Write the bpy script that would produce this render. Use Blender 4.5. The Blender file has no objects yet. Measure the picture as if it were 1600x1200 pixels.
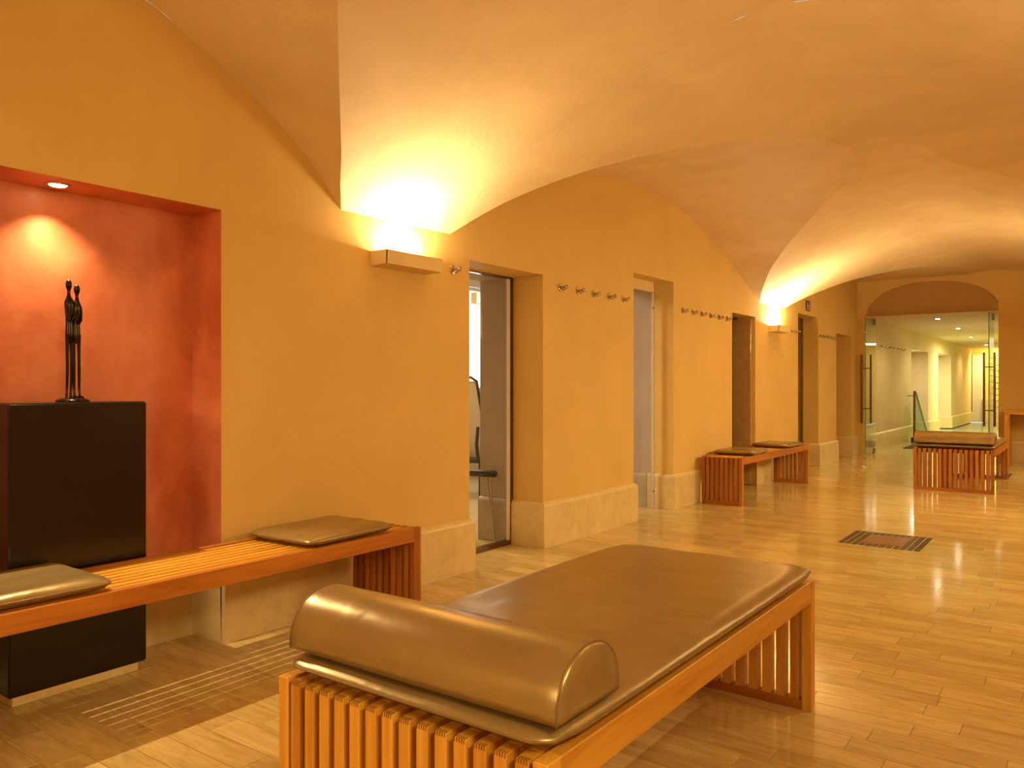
import bpy, bmesh, math, random
import numpy as np
from mathutils import Vector, Matrix
random.seed(7)
PI = math.pi
C = bpy.context.scene.collection
scn = bpy.context.scene

# ------------------------------------------------------------------ camera
CAM_H = 1.2
FPX = 1240.0
YAW = math.atan((1705 - 800) / FPX)
cam_d = bpy.data.cameras.new('camera')
cam = bpy.data.objects.new('camera', cam_d); C.objects.link(cam)
cam.location = (0, 0, CAM_H)
cam.rotation_euler = (PI / 2, 0, YAW)
cam_d.sensor_width = 36; cam_d.lens = 36 * FPX / 1600
cam_d.shift_y = 2 / 1600
cam_d.clip_start = 0.02
scn.camera = cam

# ------------------------------------------------------------------ world, exposure
w = bpy.data.worlds.new('world'); scn.world = w; w.use_nodes = True
w.node_tree.nodes['Background'].inputs[0].default_value = (0.8, 0.9, 1.0, 1)
w.node_tree.nodes['Background'].inputs[1].default_value = 1.0
scn.view_settings.view_transform = 'Standard'
scn.view_settings.look = 'None'
scn.view_settings.gamma = 1
scn.view_settings.use_curve_mapping = False
scn.view_settings.exposure = 0.04

WARM = (1.0, 0.775, 0.38)
SCONCE_COL = (1.0, 0.825, 0.53)
P_SCONCE = 23.0
P_SCONCE_FAR = 54.0
P_PANEL = 22.0
P_BACK = 30.0
P_NICHE = 30.0
P_FAR = 58.0


def lamp(kind, name, loc, power, color, rot=(0, 0, 0), parent=None, **kw):
    d = bpy.data.lights.new(name, kind); d.energy = power; d.color = color
    for k, v in kw.items():
        setattr(d, k, v)
    o = bpy.data.objects.new(name, d); C.objects.link(o)
    o.location = loc; o.rotation_euler = rot
    if parent: o.parent = parent
    return o


# ------------------------------------------------------------------ materials
def nt(name):
    m = bpy.data.materials.new(name); m.use_nodes = True
    n = m.node_tree; b = n.nodes['Principled BSDF']
    return m, n, b


def node(n, t, **kw):
    x = n.nodes.new(t)
    for k, v in kw.items():
        setattr(x, k, v)
    return x


def coords(n, kind='Object', scale=(1, 1, 1)):
    tc = node(n, 'ShaderNodeTexCoord'); mp = node(n, 'ShaderNodeMapping')
    mp.inputs['Scale'].default_value = scale
    if kind == 'World':
        g = node(n, 'ShaderNodeNewGeometry'); n.links.new(g.outputs['Position'], mp.inputs[0])
    else:
        n.links.new(tc.outputs[kind], mp.inputs[0])
    return mp.outputs[0]


def noise(n, vec, scale, detail=4, rough=0.55, dist=0.0):
    x = node(n, 'ShaderNodeTexNoise')
    x.inputs['Scale'].default_value = scale; x.inputs['Detail'].default_value = detail
    x.inputs['Roughness'].default_value = rough; x.inputs['Distortion'].default_value = dist
    n.links.new(vec, x.inputs['Vector'])
    return x.outputs[0]


def ramp(n, fac, stops):
    r = node(n, 'ShaderNodeValToRGB')
    e = r.color_ramp.elements
    while len(e) < len(stops): e.new(0.5)
    for i, (p, c) in enumerate(stops):
        e[i].position = p; e[i].color = (*c, 1)
    n.links.new(fac, r.inputs[0])
    return r.outputs[0]


def bump(n, b, h, strength, dist=0.01):
    x = node(n, 'ShaderNodeBump'); x.inputs['Strength'].default_value = strength
    x.inputs['Distance'].default_value = dist
    n.links.new(h, x.inputs['Height']); n.links.new(x.outputs[0], b.inputs['Normal'])


def mixc(n, a, b_, fac, mode='MIX'):
    x = node(n, 'ShaderNodeMix', data_type='RGBA', blend_type=mode)
    if isinstance(fac, (int, float)): x.inputs[0].default_value = fac
    else: n.links.new(fac, x.inputs[0])
    for s, i in ((a, 6), (b_, 7)):
        if isinstance(s, tuple): x.inputs[i].default_value = (*s, 1)
        else: n.links.new(s, x.inputs[i])
    return x.outputs[2]


def plaster(name, c1, c2, scale=1.6, rough=0.75, bs=0.25, spec=0.3):
    m, n, b = nt(name)
    v = coords(n, 'World')
    f = noise(n, v, scale, 6, 0.6, 0.6)
    col = ramp(n, f, [(0.3, c1), (0.7, c2)])
    n.links.new(col, b.inputs['Base Color'])
    b.inputs['Roughness'].default_value = rough
    b.inputs['Specular IOR Level'].default_value = spec
    h = noise(n, v, 28, 5, 0.65, 0.3)
    bump(n, b, h, bs, 0.006)
    return m


def plain(name, c, rough=0.5, metal=0.0, spec=0.5, var=0.0):
    m, n, b = nt(name)
    b.inputs['Roughness'].default_value = rough; b.inputs['Metallic'].default_value = metal
    b.inputs['Specular IOR Level'].default_value = spec
    v = coords(n, 'World')
    f = noise(n, v, 9, 3)
    k = 1 - var; q = 1 + var
    col = ramp(n, f, [(0.3, tuple(x * k for x in c)), (0.7, tuple(min(1, x * q) for x in c))])
    n.links.new(col, b.inputs['Base Color'])
    return m


def stone(name, c1, c2, c3, sc, rough=0.2, tint=False, vein=(1, 1, 1)):
    m, n, b = nt(name)
    v = coords(n, 'World', vein)
    if tint:
        at = node(n, 'ShaderNodeAttribute', attribute_name='tint')
        ad = node(n, 'ShaderNodeVectorMath', operation='ADD')
        ml = node(n, 'ShaderNodeVectorMath', operation='SCALE'); ml.inputs['Scale'].default_value = 13.0
        n.links.new(at.outputs['Vector'], ml.inputs[0])
        n.links.new(v, ad.inputs[0]); n.links.new(ml.outputs[0], ad.inputs[1]); v2 = ad.outputs[0]
    else:
        v2 = v
    f = noise(n, v2, sc, 7, 0.62, 1.2)
    col = ramp(n, f, [(0.25, c1), (0.5, c2), (0.75, c3)])
    # thin darker veins
    f2 = noise(n, v2, sc * 1.7, 5, 0.6, 2.5)
    mt = node(n, 'ShaderNodeMath', operation='SUBTRACT'); n.links.new(f2, mt.inputs[0]); mt.inputs[1].default_value = 0.5
    ab = node(n, 'ShaderNodeMath', operation='ABSOLUTE'); n.links.new(mt.outputs[0], ab.inputs[0])
    vn = ramp(n, ab.outputs[0], [(0.0, (0.72, 0.64, 0.55)), (0.016, (1, 1, 1))])
    col = mixc(n, col, vn, 0.45, 'MULTIPLY')
    if tint:
        sp = node(n, 'ShaderNodeSeparateXYZ'); n.links.new(at.outputs['Vector'], sp.inputs[0])
        tr = ramp(n, sp.outputs[0], [(0, (0.80, 0.78, 0.74)), (1, (1, 1, 1))])
        col = mixc(n, col, tr, 1.0, 'MULTIPLY')
    n.links.new(col, b.inputs['Base Color'])
    rr = node(n, 'ShaderNodeMapRange'); n.links.new(f, rr.inputs[0])
    rr.inputs[3].default_value = rough * 0.75; rr.inputs[4].default_value = rough * 1.4
    n.links.new(rr.outputs[0], b.inputs['Roughness'])
    b.inputs['Specular IOR Level'].default_value = 0.5
    h = noise(n, coords(n, 'World'), 3.5, 2, 0.4)
    bump(n, b, h, 0.10, 0.01)
    return m


def wood(name, axis, c1, c2, c3, rough=0.38):
    m, n, b = nt(name)
    s = [22, 22, 22]; s[axis] = 1.4
    v = coords(n, 'Object', tuple(s))
    oi = node(n, 'ShaderNodeObjectInfo')
    ad = node(n, 'ShaderNodeVectorMath', operation='ADD')
    cb = node(n, 'ShaderNodeCombineXYZ')
    ml = node(n, 'ShaderNodeMath', operation='MULTIPLY'); ml.inputs[1].default_value = 57.0
    n.links.new(oi.outputs['Random'], ml.inputs[0])
    for i in range(3): n.links.new(ml.outputs[0], cb.inputs[i])
    n.links.new(v, ad.inputs[0]); n.links.new(cb.outputs[0], ad.inputs[1])
    f = noise(n, ad.outputs[0], 1.0, 5, 0.6, 0.8)
    col = ramp(n, f, [(0.28, c1), (0.52, c2), (0.75, c3)])
    tr = ramp(n, oi.outputs['Random'], [(0, (0.82, 0.76, 0.70)), (1, (1, 1, 1))])
    col = mixc(n, col, tr, 1.0, 'MULTIPLY')
    n.links.new(col, b.inputs['Base Color'])
    b.inputs['Roughness'].default_value = rough
    bump(n, b, f, 0.08, 0.003)
    return m


def leather(name):
    m, n, b = nt(name)
    v = coords(n, 'World')
    f = noise(n, v, 5, 4, 0.5, 0.5)
    col = ramp(n, f, [(0.3, (0.33, 0.225, 0.08)), (0.7, (0.40, 0.275, 0.105))])
    n.links.new(col, b.inputs['Base Color'])
    b.inputs['Metallic'].default_value = 0.5
    b.inputs['Roughness'].default_value = 0.31
    b.inputs['Specular IOR Level'].default_value = 0.6
    h1 = noise(n, v, 7, 2, 0.5, 0.4); h2 = noise(n, v, 260, 2, 0.5)
    mx = node(n, 'ShaderNodeMath', operation='MULTIPLY_ADD'); n.links.new(h2, mx.inputs[0]); mx.inputs[1].default_value = 0.03
    n.links.new(h1, mx.inputs[2])
    bump(n, b, mx.outputs[0], 0.22, 0.02)
    return m


def glass(name, tint, refl=1.0, rough=0.0):
    m = bpy.data.materials.new(name); m.use_nodes = True; n = m.node_tree; n.nodes.clear()
    out = node(n, 'ShaderNodeOutputMaterial'); mx = node(n, 'ShaderNodeMixShader')
    tr = node(n, 'ShaderNodeBsdfTransparent'); tr.inputs[0].default_value = (*tint, 1)
    gl = node(n, 'ShaderNodeBsdfGlossy'); gl.inputs['Roughness'].default_value = rough
    fr = node(n, 'ShaderNodeFresnel'); fr.inputs[0].default_value = 1.5
    ge = node(n, 'ShaderNodeNewGeometry')
    inv = node(n, 'ShaderNodeMath', operation='SUBTRACT'); inv.inputs[0].default_value = refl
    n.links.new(ge.outputs['Backfacing'], inv.inputs[1])
    ml = node(n, 'ShaderNodeMath', operation='MULTIPLY', use_clamp=True)
    n.links.new(inv.outputs[0], ml.inputs[0]); n.links.new(fr.outputs[0], ml.inputs[1])
    n.links.new(ml.outputs[0], mx.inputs[0]); n.links.new(tr.outputs[0], mx.inputs[1]); n.links.new(gl.outputs[0], mx.inputs[2])
    n.links.new(mx.outputs[0], out.inputs[0])
    return m


def emit(name, c, s):
    m, n, b = nt(name)
    b.inputs['Base Color'].default_value = (0.9, 0.9, 0.9, 1)
    b.inputs['Emission Color'].default_value = (*c, 1)
    b.inputs['Emission Strength'].default_value = s
    return m


M = {}
M['wall'] = plaster('ochre_plaster', (0.70, 0.46, 0.135), (0.77, 0.515, 0.16), rough=0.62, bs=0.2)
M['ceil'] = plaster('vault_plaster', (0.73, 0.535, 0.26), (0.83, 0.625, 0.32), 2.2, 0.7, 0.35)
M['red'] = plaster('red_marble_plaster', (0.52, 0.12, 0.04), (0.78, 0.26, 0.12), 3.2, 0.42, 0.15, 0.5)
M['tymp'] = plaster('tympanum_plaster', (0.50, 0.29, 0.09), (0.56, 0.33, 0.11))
M['floor'] = stone('polished_limestone', (0.54, 0.37, 0.125), (0.72, 0.51, 0.18), (0.85, 0.65, 0.28), 1.0, 0.105, True, (3.5, 20.0, 3.0))
M['grout'] = plain('grout', (0.20, 0.12, 0.05), 0.8, var=0.1)
M['base'] = stone('baseboard_limestone', (0.66, 0.49, 0.20), (0.76, 0.58, 0.26), (0.84, 0.66, 0.33), 5.0, 0.35)
M['revealbase'] = stone('grey_limestone', (0.42, 0.34, 0.25), (0.50, 0.41, 0.31), (0.58, 0.48, 0.37), 5.0, 0.35)
WC = ((0.56, 0.225, 0.022), (0.77, 0.38, 0.042), (0.88, 0.48, 0.06))
M['wx'] = wood('cedar_grain_across', 0, *WC)
M['wy'] = wood('cedar_grain_along', 1, *WC)
M['wz'] = wood('cedar_grain_upright', 2, *WC)
WR = ((0.33, 0.09, 0.010), (0.50, 0.17, 0.018), (0.62, 0.24, 0.028))
M['rx'] = wood('red_cedar_across', 0, *WR)
M['ry'] = wood('red_cedar_along', 1, *WR)
M['rz'] = wood('red_cedar_upright', 2, *WR)
M['wdark'] = plain('finger_joint', (0.16, 0.05, 0.01), 0.6)
M['leather'] = leather('bronze_leather')
M['seam'] = plain('seam_leather', (0.25, 0.145, 0.045), 0.45, 0.3)
M['black'] = plain('black_lacquer', (0.010, 0.006, 0.004), 0.22, 0.0, 0.5, 0.2)
M['bronze'] = plain('dark_bronze', (0.03, 0.018, 0.010), 0.2, 0.8, var=0.3)
M['steel'] = plain('brushed_steel', (0.55, 0.47, 0.38), 0.25, 1.0, var=0.05)
M['steel_dark'] = plain('dark_steel', (0.22, 0.15, 0.10), 0.3, 1.0, var=0.1)
M['sconce'] = plain('painted_sconce', (0.74, 0.55, 0.26), 0.6, var=0.03)
M['glass'] = glass('clear_glass', (0.93, 0.95, 0.92))
M['glass_green'] = glass('greenish_glass', (0.80, 0.93, 0.86))
M['glass_edge'] = plain('glass_edge', (0.16, 0.33, 0.24), 0.15, var=0.05)
M['frost'] = plain('pale_door_leaf', (0.70, 0.62, 0.52), 0.35, var=0.03)
M['brownleaf'] = plain('brown_gloss_panel', (0.50, 0.31, 0.11), 0.14, 0.0, var=0.1)
M['blackrub'] = plain('black_padding', (0.02, 0.015, 0.012), 0.5)
M['white'] = plaster('pale_plaster', (0.66, 0.60, 0.52), (0.72, 0.66, 0.58))
M['pink'] = plaster('pinkish_plaster', (0.60, 0.42, 0.28), (0.66, 0.47, 0.32))
M['farwall'] = plaster('far_plaster', (0.70, 0.54, 0.28), (0.77, 0.61, 0.34))
M['farfloor'] = stone('far_limestone', (0.5, 0.4, 0.22), (0.6, 0.5, 0.3), (0.7, 0.6, 0.38), 2, 0.12)
M['gold'] = plaster('golden_mosaic', (0.55, 0.38, 0.06), (0.85, 0.66, 0.20), 22, 0.3, 0.5)
M['water'] = plain('pool_water', (0.30, 0.42, 0.30), 0.04, var=0.1)
M['mat'] = plain('dark_mat', (0.07, 0.045, 0.02), 0.9, var=0.2)
M['mos'] = plain('dark_mosaic_stone', (0.085, 0.045, 0.018), 0.3, var=0.35)
M['mosred'] = plain('brown_mosaic_stone', (0.30, 0.13, 0.045), 0.3, var=0.15)
M['sign'] = plain('black_sign', (0.012, 0.01, 0.01), 0.3)
M['signw'] = plain('sign_white', (0.8, 0.74, 0.6), 0.5)
M['lamp'] = emit('warm_lamp', (1.0, 0.72, 0.36), 60)
M['fillpanel'] = emit('fill_diffuser', (1.0, 0.8, 0.5), 3)
M['lampspot'] = emit('spot_lens', (1.0, 0.80, 0.48), 10)
M['lampfar'] = emit('far_spot_lens', (1.0, 0.9, 0.6), 110)
M['day'] = emit('daylit_window', (0.95, 1.0, 1.0), 1.3)
M['rad'] = plain('radiator_cover', (0.5, 0.4, 0.28), 0.5)


# ------------------------------------------------------------------ mesh helpers
def link(name, me, mat, parent=None, loc=None, smooth=False):
    o = bpy.data.objects.new(name, me)
    if mat is not None:
        me.materials.clear(); me.materials.append(mat)
    C.objects.link(o)
    if parent is not None: o.parent = parent
    if loc is not None: o.location = loc
    if smooth:
        me.polygons.foreach_set('use_smooth', [True] * len(me.polygons))
    return o


class MB:
    def __init__(s): s.v = []; s.f = []

    def poly(s, pts):
        i = len(s.v); s.v += [tuple(p) for p in pts]; s.f.append(tuple(range(i, i + len(pts)))); return s

    def box(s, x0, x1, y0, y1, z0, z1):
        i = len(s.v)
        s.v += [(x, y, z) for z in (z0, z1) for y in (y0, y1) for x in (x0, x1)]
        for f in ((0, 2, 3, 1), (4, 5, 7, 6), (0, 1, 5, 4), (2, 6, 7, 3), (0, 4, 6, 2), (1, 3, 7, 5)):
            s.f.append(tuple(i + k for k in f))
        return s

    def grid(s, rows, closed=False, flip=False):
        i = len(s.v); nr = len(rows); nc = len(rows[0])
        for r in rows: s.v += [tuple(p) for p in r]
        for a in range(nr - 1):
            for b in range(nc if closed else nc - 1):
                c = (b + 1) % nc
                q = (i + a * nc + b, i + a * nc + c, i + (a + 1) * nc + c, i + (a + 1) * nc + b)
                s.f.append(q[::-1] if flip else q)
        return s

    def cap(s, ring, flip=False):
        i = len(s.v); s.v += [tuple(p) for p in ring]
        q = tuple(range(i, i + len(ring))); s.f.append(q[::-1] if flip else q)
        return s

    def tube(s, path, radii, n=8, caps=True, squash=None):
        path = [Vector(p) for p in path]
        if isinstance(radii, (int, float)): radii = [radii] * len(path)
        rows = []; ref = None
        for k, p in enumerate(path):
            t = (path[min(k + 1, len(path) - 1)] - path[max(k - 1, 0)]).normalized()
            if ref is None: ref = Vector((0, 0, 1)) if abs(t.z) < 0.9 else Vector((0, 1, 0))
            a = t.cross(ref).normalized(); b = a.cross(t).normalized(); ref = b
            sa, sb = squash[k] if squash else (1, 1)
            rows.append([p + (a * math.cos(q) * sa + b * math.sin(q) * sb) * radii[k] for q in [2 * PI * j / n for j in range(n)]])
        s.grid(rows, True)
        if caps: s.cap(rows[0], True); s.cap(rows[-1])
        return s

    def lathe(s, prof, c, axis='z', n=24):
        rows = []
        for r, h in prof:
            ring = []
            for j in range(n):
                q = 2 * PI * j / n; a, b = r * math.cos(q), r * math.sin(q)
                if axis == 'z': ring.append((c[0] + a, c[1] + b, c[2] + h))
                elif axis == 'x': ring.append((c[0] + h, c[1] + a, c[2] + b))
                else: ring.append((c[0] + b, c[1] + h, c[2] + a))
            rows.append(ring)
        s.grid(rows, True); s.cap(rows[0], True); s.cap(rows[-1])
        return s

    def mesh(s, name='mesh'):
        me = bpy.data.meshes.new(name); me.from_pydata(s.v, [], s.f)
        bm = bmesh.new(); bm.from_mesh(me); bmesh.ops.recalc_face_normals(bm, faces=bm.faces); bm.to_mesh(me); bm.free()
        me.update(); return me

    def build(s, name, mat, parent=None, loc=None, smooth=False):
        o = link(name, s.mesh(name), mat, parent, loc, smooth)
        return o


def cbox_mesh(x0, x1, y0, y1, z0, z1, c=0.002, seg=1):
    bm = bmesh.new(); bmesh.ops.create_cube(bm, size=1)
    for v in bm.verts:
        v.co = ((x0 + x1) / 2 + v.co.x * (x1 - x0), (y0 + y1) / 2 + v.co.y * (y1 - y0), (z0 + z1) / 2 + v.co.z * (z1 - z0))
    bmesh.ops.bevel(bm, geom=bm.edges[:], offset=c, segments=seg, affect='EDGES')
    me = bpy.data.meshes.new('bevelled_box'); bm.to_mesh(me); bm.free(); return me


def cbox(name, mat, parent, x0, x1, y0, y1, z0, z1, c=0.002, seg=1):
    """box whose mesh is centred on its own origin"""
    cx, cy, cz = (x0 + x1) / 2, (y0 + y1) / 2, (z0 + z1) / 2
    me = cbox_mesh(x0 - cx, x1 - cx, y0 - cy, y1 - cy, z0 - cz, z1 - cz, c, seg)
    return link(name, me, mat, parent, (cx, cy, cz))


def thing(name, label, cat, loc=(0, 0, 0), rz=0, group=None):
    o = bpy.data.objects.new(name, None); C.objects.link(o)
    o.empty_display_size = 0.1
    o.location = loc; o.rotation_euler = (0, 0, rz)
    o['label'] = label; o['category'] = cat
    if group: o['group'] = group
    return o


def struct(o): o['kind'] = 'structure'; return o


def copy_tree(o, parent=None):
    c = o.copy(); C.objects.link(c)
    if parent is not None: c.parent = parent
    for ch in [k for k in bpy.data.objects if k.parent == o]:
        copy_tree(ch, c)
    return c


# ------------------------------------------------------------------ profile maths of the vault
def pchip(xs, ys):
    xs = np.array(xs, float); ys = np.array(ys, float)
    h = np.diff(xs); d = np.diff(ys) / h; m = np.zeros(len(xs))
    for i in range(1, len(xs) - 1):
        if d[i - 1] * d[i] > 0:
            w1 = 2 * h[i] + h[i - 1]; w2 = h[i] + 2 * h[i - 1]
            m[i] = (w1 + w2) / (w1 / d[i - 1] + w2 / d[i])
    m[0] = d[0]; m[-1] = d[-1]

    def f(x):
        x = min(max(x, xs[0]), xs[-1]); i = min(max(int(np.searchsorted(xs, x)) - 1, 0), len(xs) - 2)
        t = (x - xs[i]) / h[i]
        return float((2 * t**3 - 3 * t**2 + 1) * ys[i] + (t**3 - 2 * t**2 + t) * h[i] * m[i]
                     + (-2 * t**3 + 3 * t**2) * ys[i + 1] + (t**3 - t**2) * h[i] * m[i + 1])
    return f


WX = -3.27
XC = -1.25
HW = XC - WX
RX = XC + HW
YE = 14.6
YB = -4.2
SP = 2.15
Sm = pchip([0, 0.15, 0.31, .64, .84, 1.05, 1.35, 1.65, 1.8, 1.92, 2.0, 2.02], [3.02, 3.008, 2.968, 2.9, 2.84, 2.76, 2.63, 2.46, 2.35, 2.25, 2.17, 2.15])
_t = np.linspace(0, HW, 600); _z = np.array([Sm(a) for a in _t])


def tg(z): return float(np.interp(-z, -_z, _t))


_b0 = [(0, 2.99), (0.6, 2.985), (1.2, 2.96), (1.827, 2.852), (2.068, 2.745), (2.376, 2.59), (2.687, 2.38), (2.85, 2.22), (2.916, 2.15)]
L0 = pchip([a for a, _ in _b0], [b for _, b in _b0])
L1 = pchip([3.816, 4.1, 4.6, 5.2, 5.8, 6.4, 7.0, 7.48, 8.42, 9.0, 9.4, 9.61], [2.15, 2.38, 2.65, 2.85, 2.955, 2.99, 2.965, 2.9, 2.64, 2.41, 2.24, 2.15])
L2 = pchip([10.56, 10.98, 11.7, 12.59, 13.3, 14.1, 14.6, 15.4], [2.15, 2.36, 2.66, 2.87, 2.94, 2.97, 2.972, 2.90])
BAYS = [(-9.6, -3.816, lambda y: L0(abs(y + 6.72))), (-2.916, 2.916, lambda y: L0(abs(y))), (3.816, 9.61, L1), (10.56, 15.4, L2)]


def bay(y):
    for a, b, f in BAYS:
        if a < y < b: return f
    return None


def lift(y, z): return z + 0.009 * (y - 3.37) * max(0, (3.05 - z) / 0.9)


def walltop(y):
    f = bay(y)
    return lift(y, max(SP, f(y))) if f else lift(y, SP)


def ys_for(a, b, extra=(), step=0.08):
    s = {round(a, 4), round(b, 4)}
    for p in list(extra) + [e for ba in BAYS for e in ba[:2]]:
        if a < p < b: s.add(round(p, 4))
    base = sorted(s); out = []
    for i in range(len(base) - 1):
        n = max(1, int(math.ceil((base[i + 1] - base[i]) / step)))
        out += [base[i] + (base[i + 1] - base[i]) * k / n for k in range(n)]
    return out + [base[-1]]


# vault: barrel strips and lunette strips meet on the groins
cb = MB()
for a, b, f in BAYS:
    a2, b2 = max(a, YB), min(b, YE)
    if b2 <= a2: continue
    yy = ys_for(a2, b2, step=0.05)
    mid = []; lft = []; rgt = []
    for y in yy:
        z = max(SP, f(y)); t = tg(z)
        mid.append([(XC + s * t, y, lift(y, Sm(abs(s) * t))) for s in [-1 + 2 * k / 40 for k in range(41)]])
        lft.append([(WX + (HW - t) * k / 10, y, lift(y, z)) for k in range(11)])
        rgt.append([(RX - (HW - t) * k / 10, y, lift(y, z)) for k in range(11)])
    cb.grid(mid); cb.grid(lft); cb.grid(rgt)
edges = [YB] + [e for ba in BAYS for e in ba[:2] if YB < e < YE] + [YE]
for a, b in zip(edges[:-1], edges[1:]):
    if bay((a + b) / 2): continue
    cb.grid([[(XC + HW * s, y, lift(y, Sm(abs(s) * HW))) for s in [-1 + 2 * k / 60 for k in range(61)]] for y in (a, (a + b) / 2, b)])
me = bpy.data.meshes.new('ceiling'); me.from_pydata(cb.v, [], cb.f)
struct(link('ceiling', me, M['ceil'], smooth=True))

# ------------------------------------------------------------------ left wall with door openings and niche
WT = 0.59
XB = WX - WT
DOORS = [(4.01, 4.868, 2.015), (6.305, 7.133, 2.20), (8.69, 9.452, 2.022), (11.18, 12.19, 2.20), (13.22, 14.186, 2.03)]
NICHE = (0.85, 2.185, 2.016)


def wall_mesh(mb, x, depth, y0, y1, topf, holes, step=0.08):
    """front face at x with holes (ya, yb, ztop) from the floor, jambs and heads running back by depth"""
    cut = [p for h in holes for p in h[:2]]
    yy = ys_for(y0, y1, cut, step)
    for a, b in zip(yy[:-1], yy[1:]):
        m = (a + b) / 2; z0 = 0
        for h in holes:
            if h[0] < m < h[1]: z0 = h[2]
        mb.poly([(x, a, z0), (x, b, z0), (x, b, topf(b)), (x, a, topf(a))])
        mb.poly([(x - depth, a, z0), (x - depth, b, z0), (x - depth, b, topf(b)), (x - depth, a, topf(a))])
    for ya, yb, zt in holes:
        d = depth
        mb.poly([(x, ya, 0), (x, ya, zt), (x - d, ya, zt), (x - d, ya, 0)])
        mb.poly([(x, yb, 0), (x, yb, zt), (x - d, yb, zt), (x - d, yb, 0)])
        mb.poly([(x, ya, zt), (x, yb, zt), (x - d, yb, zt), (x - d, ya, zt)])


mb = MB()
wall_mesh(mb, WX, WT, YB, NICHE[0], walltop, [])
wall_mesh(mb, WX, WT, NICHE[1], YE, walltop, DOORS)
# above niche
for a, b in zip(*(lambda q: (q[:-1], q[1:]))(ys_for(NICHE[0], NICHE[1]))):
    mb.poly([(WX, a, NICHE[2]), (WX, b, NICHE[2]), (WX, b, walltop(b)), (WX, a, walltop(a))])
me = bpy.data.meshes.new('wall_left'); me.from_pydata(mb.v, [], mb.f)
wall_left = struct(link('wall_left', me, M['wall']))

# niche lining
ND = -3.505
nb = MB()
a, b, zt = NICHE
nb.box(ND - 0.03, ND, a - 0.03, b + 0.03, 0, zt + 0.03)
nb.box(ND, WX - 0.0005, a - 0.03, a, 0, zt)
nb.box(ND, WX - 0.0005, b, b + 0.03, 0, zt)
nb.box(ND, WX - 0.0005, a - 0.03, b + 0.03, zt, zt + 0.03)
struct(nb.build('wall_niche', M['red']))

# right and back walls
rb = MB()
yy = ys_for(YB, YE, step=0.1)
for a, b in zip(yy[:-1], yy[1:]):
    rb.poly([(RX, a, 0), (RX, a, walltop(a)), (RX, b, walltop(b)), (RX, b, 0)])
me = bpy.data.meshes.new('wall_right'); me.from_pydata(rb.v, [], rb.f)
struct(link('wall_right', me, M['wall']))
kb = MB()
xs = [WX + (RX - WX) * k / 40 for k in range(41)]
for a, b in zip(xs[:-1], xs[1:]):
    kb.poly([(a, YB, 0), (b, YB, 0), (b, YB, 3.2), (a, YB, 3.2)])
struct(link('wall_back', kb.mesh(), M['wall']))

# end wall with arch
AX0, AX1, AZ, AR = -3.16, -1.18, 2.388, 0.525
ACX, AHW = (AX0 + AX1) / 2 , (AX1 - AX0) / 2


def archz(x):
    q = max(0, 1 - abs((x - ACX - 0.03) / AHW if abs((x - ACX - 0.03) / AHW) < 1 else 1) ** 2.2)
    return AZ + AR * q ** 0.5


eb = MB()
xs = sorted(set([WX + (RX - WX) * k / 60 for k in range(61)] + [AX0 + (AX1 - AX0) * k / 48 for k in range(49)]))
ztop = lambda x: 3.15
for a, b in zip(xs[:-1], xs[1:]):
    m = (a + b) / 2
    inside = AX0 < m < AX1
    za, zb = (archz(a), archz(b)) if inside else (0, 0)
    eb.poly([(a, YE, za), (b, YE, zb), (b, YE, ztop(b)), (a, YE, ztop(a))])
    if inside: eb.poly([(a, YE, za), (b, YE, zb), (b, YE + 0.16, zb), (a, YE + 0.16, za)])
YJ = 15.0
eb.poly([(AX0, YE, 0), (AX0, YE, AZ), (AX0, YJ, AZ), (AX0, YJ, 0)])
eb.poly([(AX1, YE, 0), (AX1, YE, AZ), (AX1, YJ, AZ), (AX1, YJ, 0)])
me = bpy.data.meshes.new('wall_end'); me.from_pydata(eb.v, [], eb.f)
struct(link('wall_end', me, M['wall']))
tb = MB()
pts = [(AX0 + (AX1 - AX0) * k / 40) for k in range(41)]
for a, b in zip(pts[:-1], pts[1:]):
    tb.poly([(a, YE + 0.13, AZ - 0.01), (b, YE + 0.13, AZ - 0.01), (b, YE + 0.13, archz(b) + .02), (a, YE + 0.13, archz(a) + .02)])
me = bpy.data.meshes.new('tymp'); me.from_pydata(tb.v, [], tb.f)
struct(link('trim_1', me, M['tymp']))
struct(MB().box(AX0, AX1, YE + 0.02, YE + 0.15, AZ - 0.03, AZ - 0.008).build('trim_2', M['sconce']))

# ------------------------------------------------------------------ floor: slab and stone tiles
floor = struct(MB().box(XB, RX, YB, YE + 0.02, -0.12, -0.006).build('floor', M['grout']))
fwd = Vector((-math.sin(YAW), math.cos(YAW), 0)); rgt_ = Vector((math.cos(YAW), math.sin(YAW), 0))


def proj(p):
    q = Vector(p) - Vector((0, 0, CAM_H)); z = q.dot(fwd)
    if z < 0.05: return None
    return 800 + FPX * q.dot(rgt_) / z, 602 - FPX * q.z / z, z


PITCH = 0.1148
rows0 = 2.989 - PITCH * 63
tiles = []
k = 0
y = rows0
MOS = [(-1.565, -0.995, 6.345, 6.96), (-1.45, -0.85, 12.05, 12.65)]
while y < YE:
    y1 = min(y + PITCH, YE + 0.02)
    if y < YB: y += PITCH; continue
    x = XB + random.uniform(-0.5, 0)
    while x < RX:
        L = random.choice([0.3, 0.4, 0.45, 0.5, 0.6])
        a, b = max(x, XB), min(x + L, RX)
        if b - a > 0.01:
            tiles.append((a, b, y, y1))
        x += L
    y += PITCH


def tile_boxes(t):
    a, b, y0, y1 = t
    return a, b, y0, y1


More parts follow.
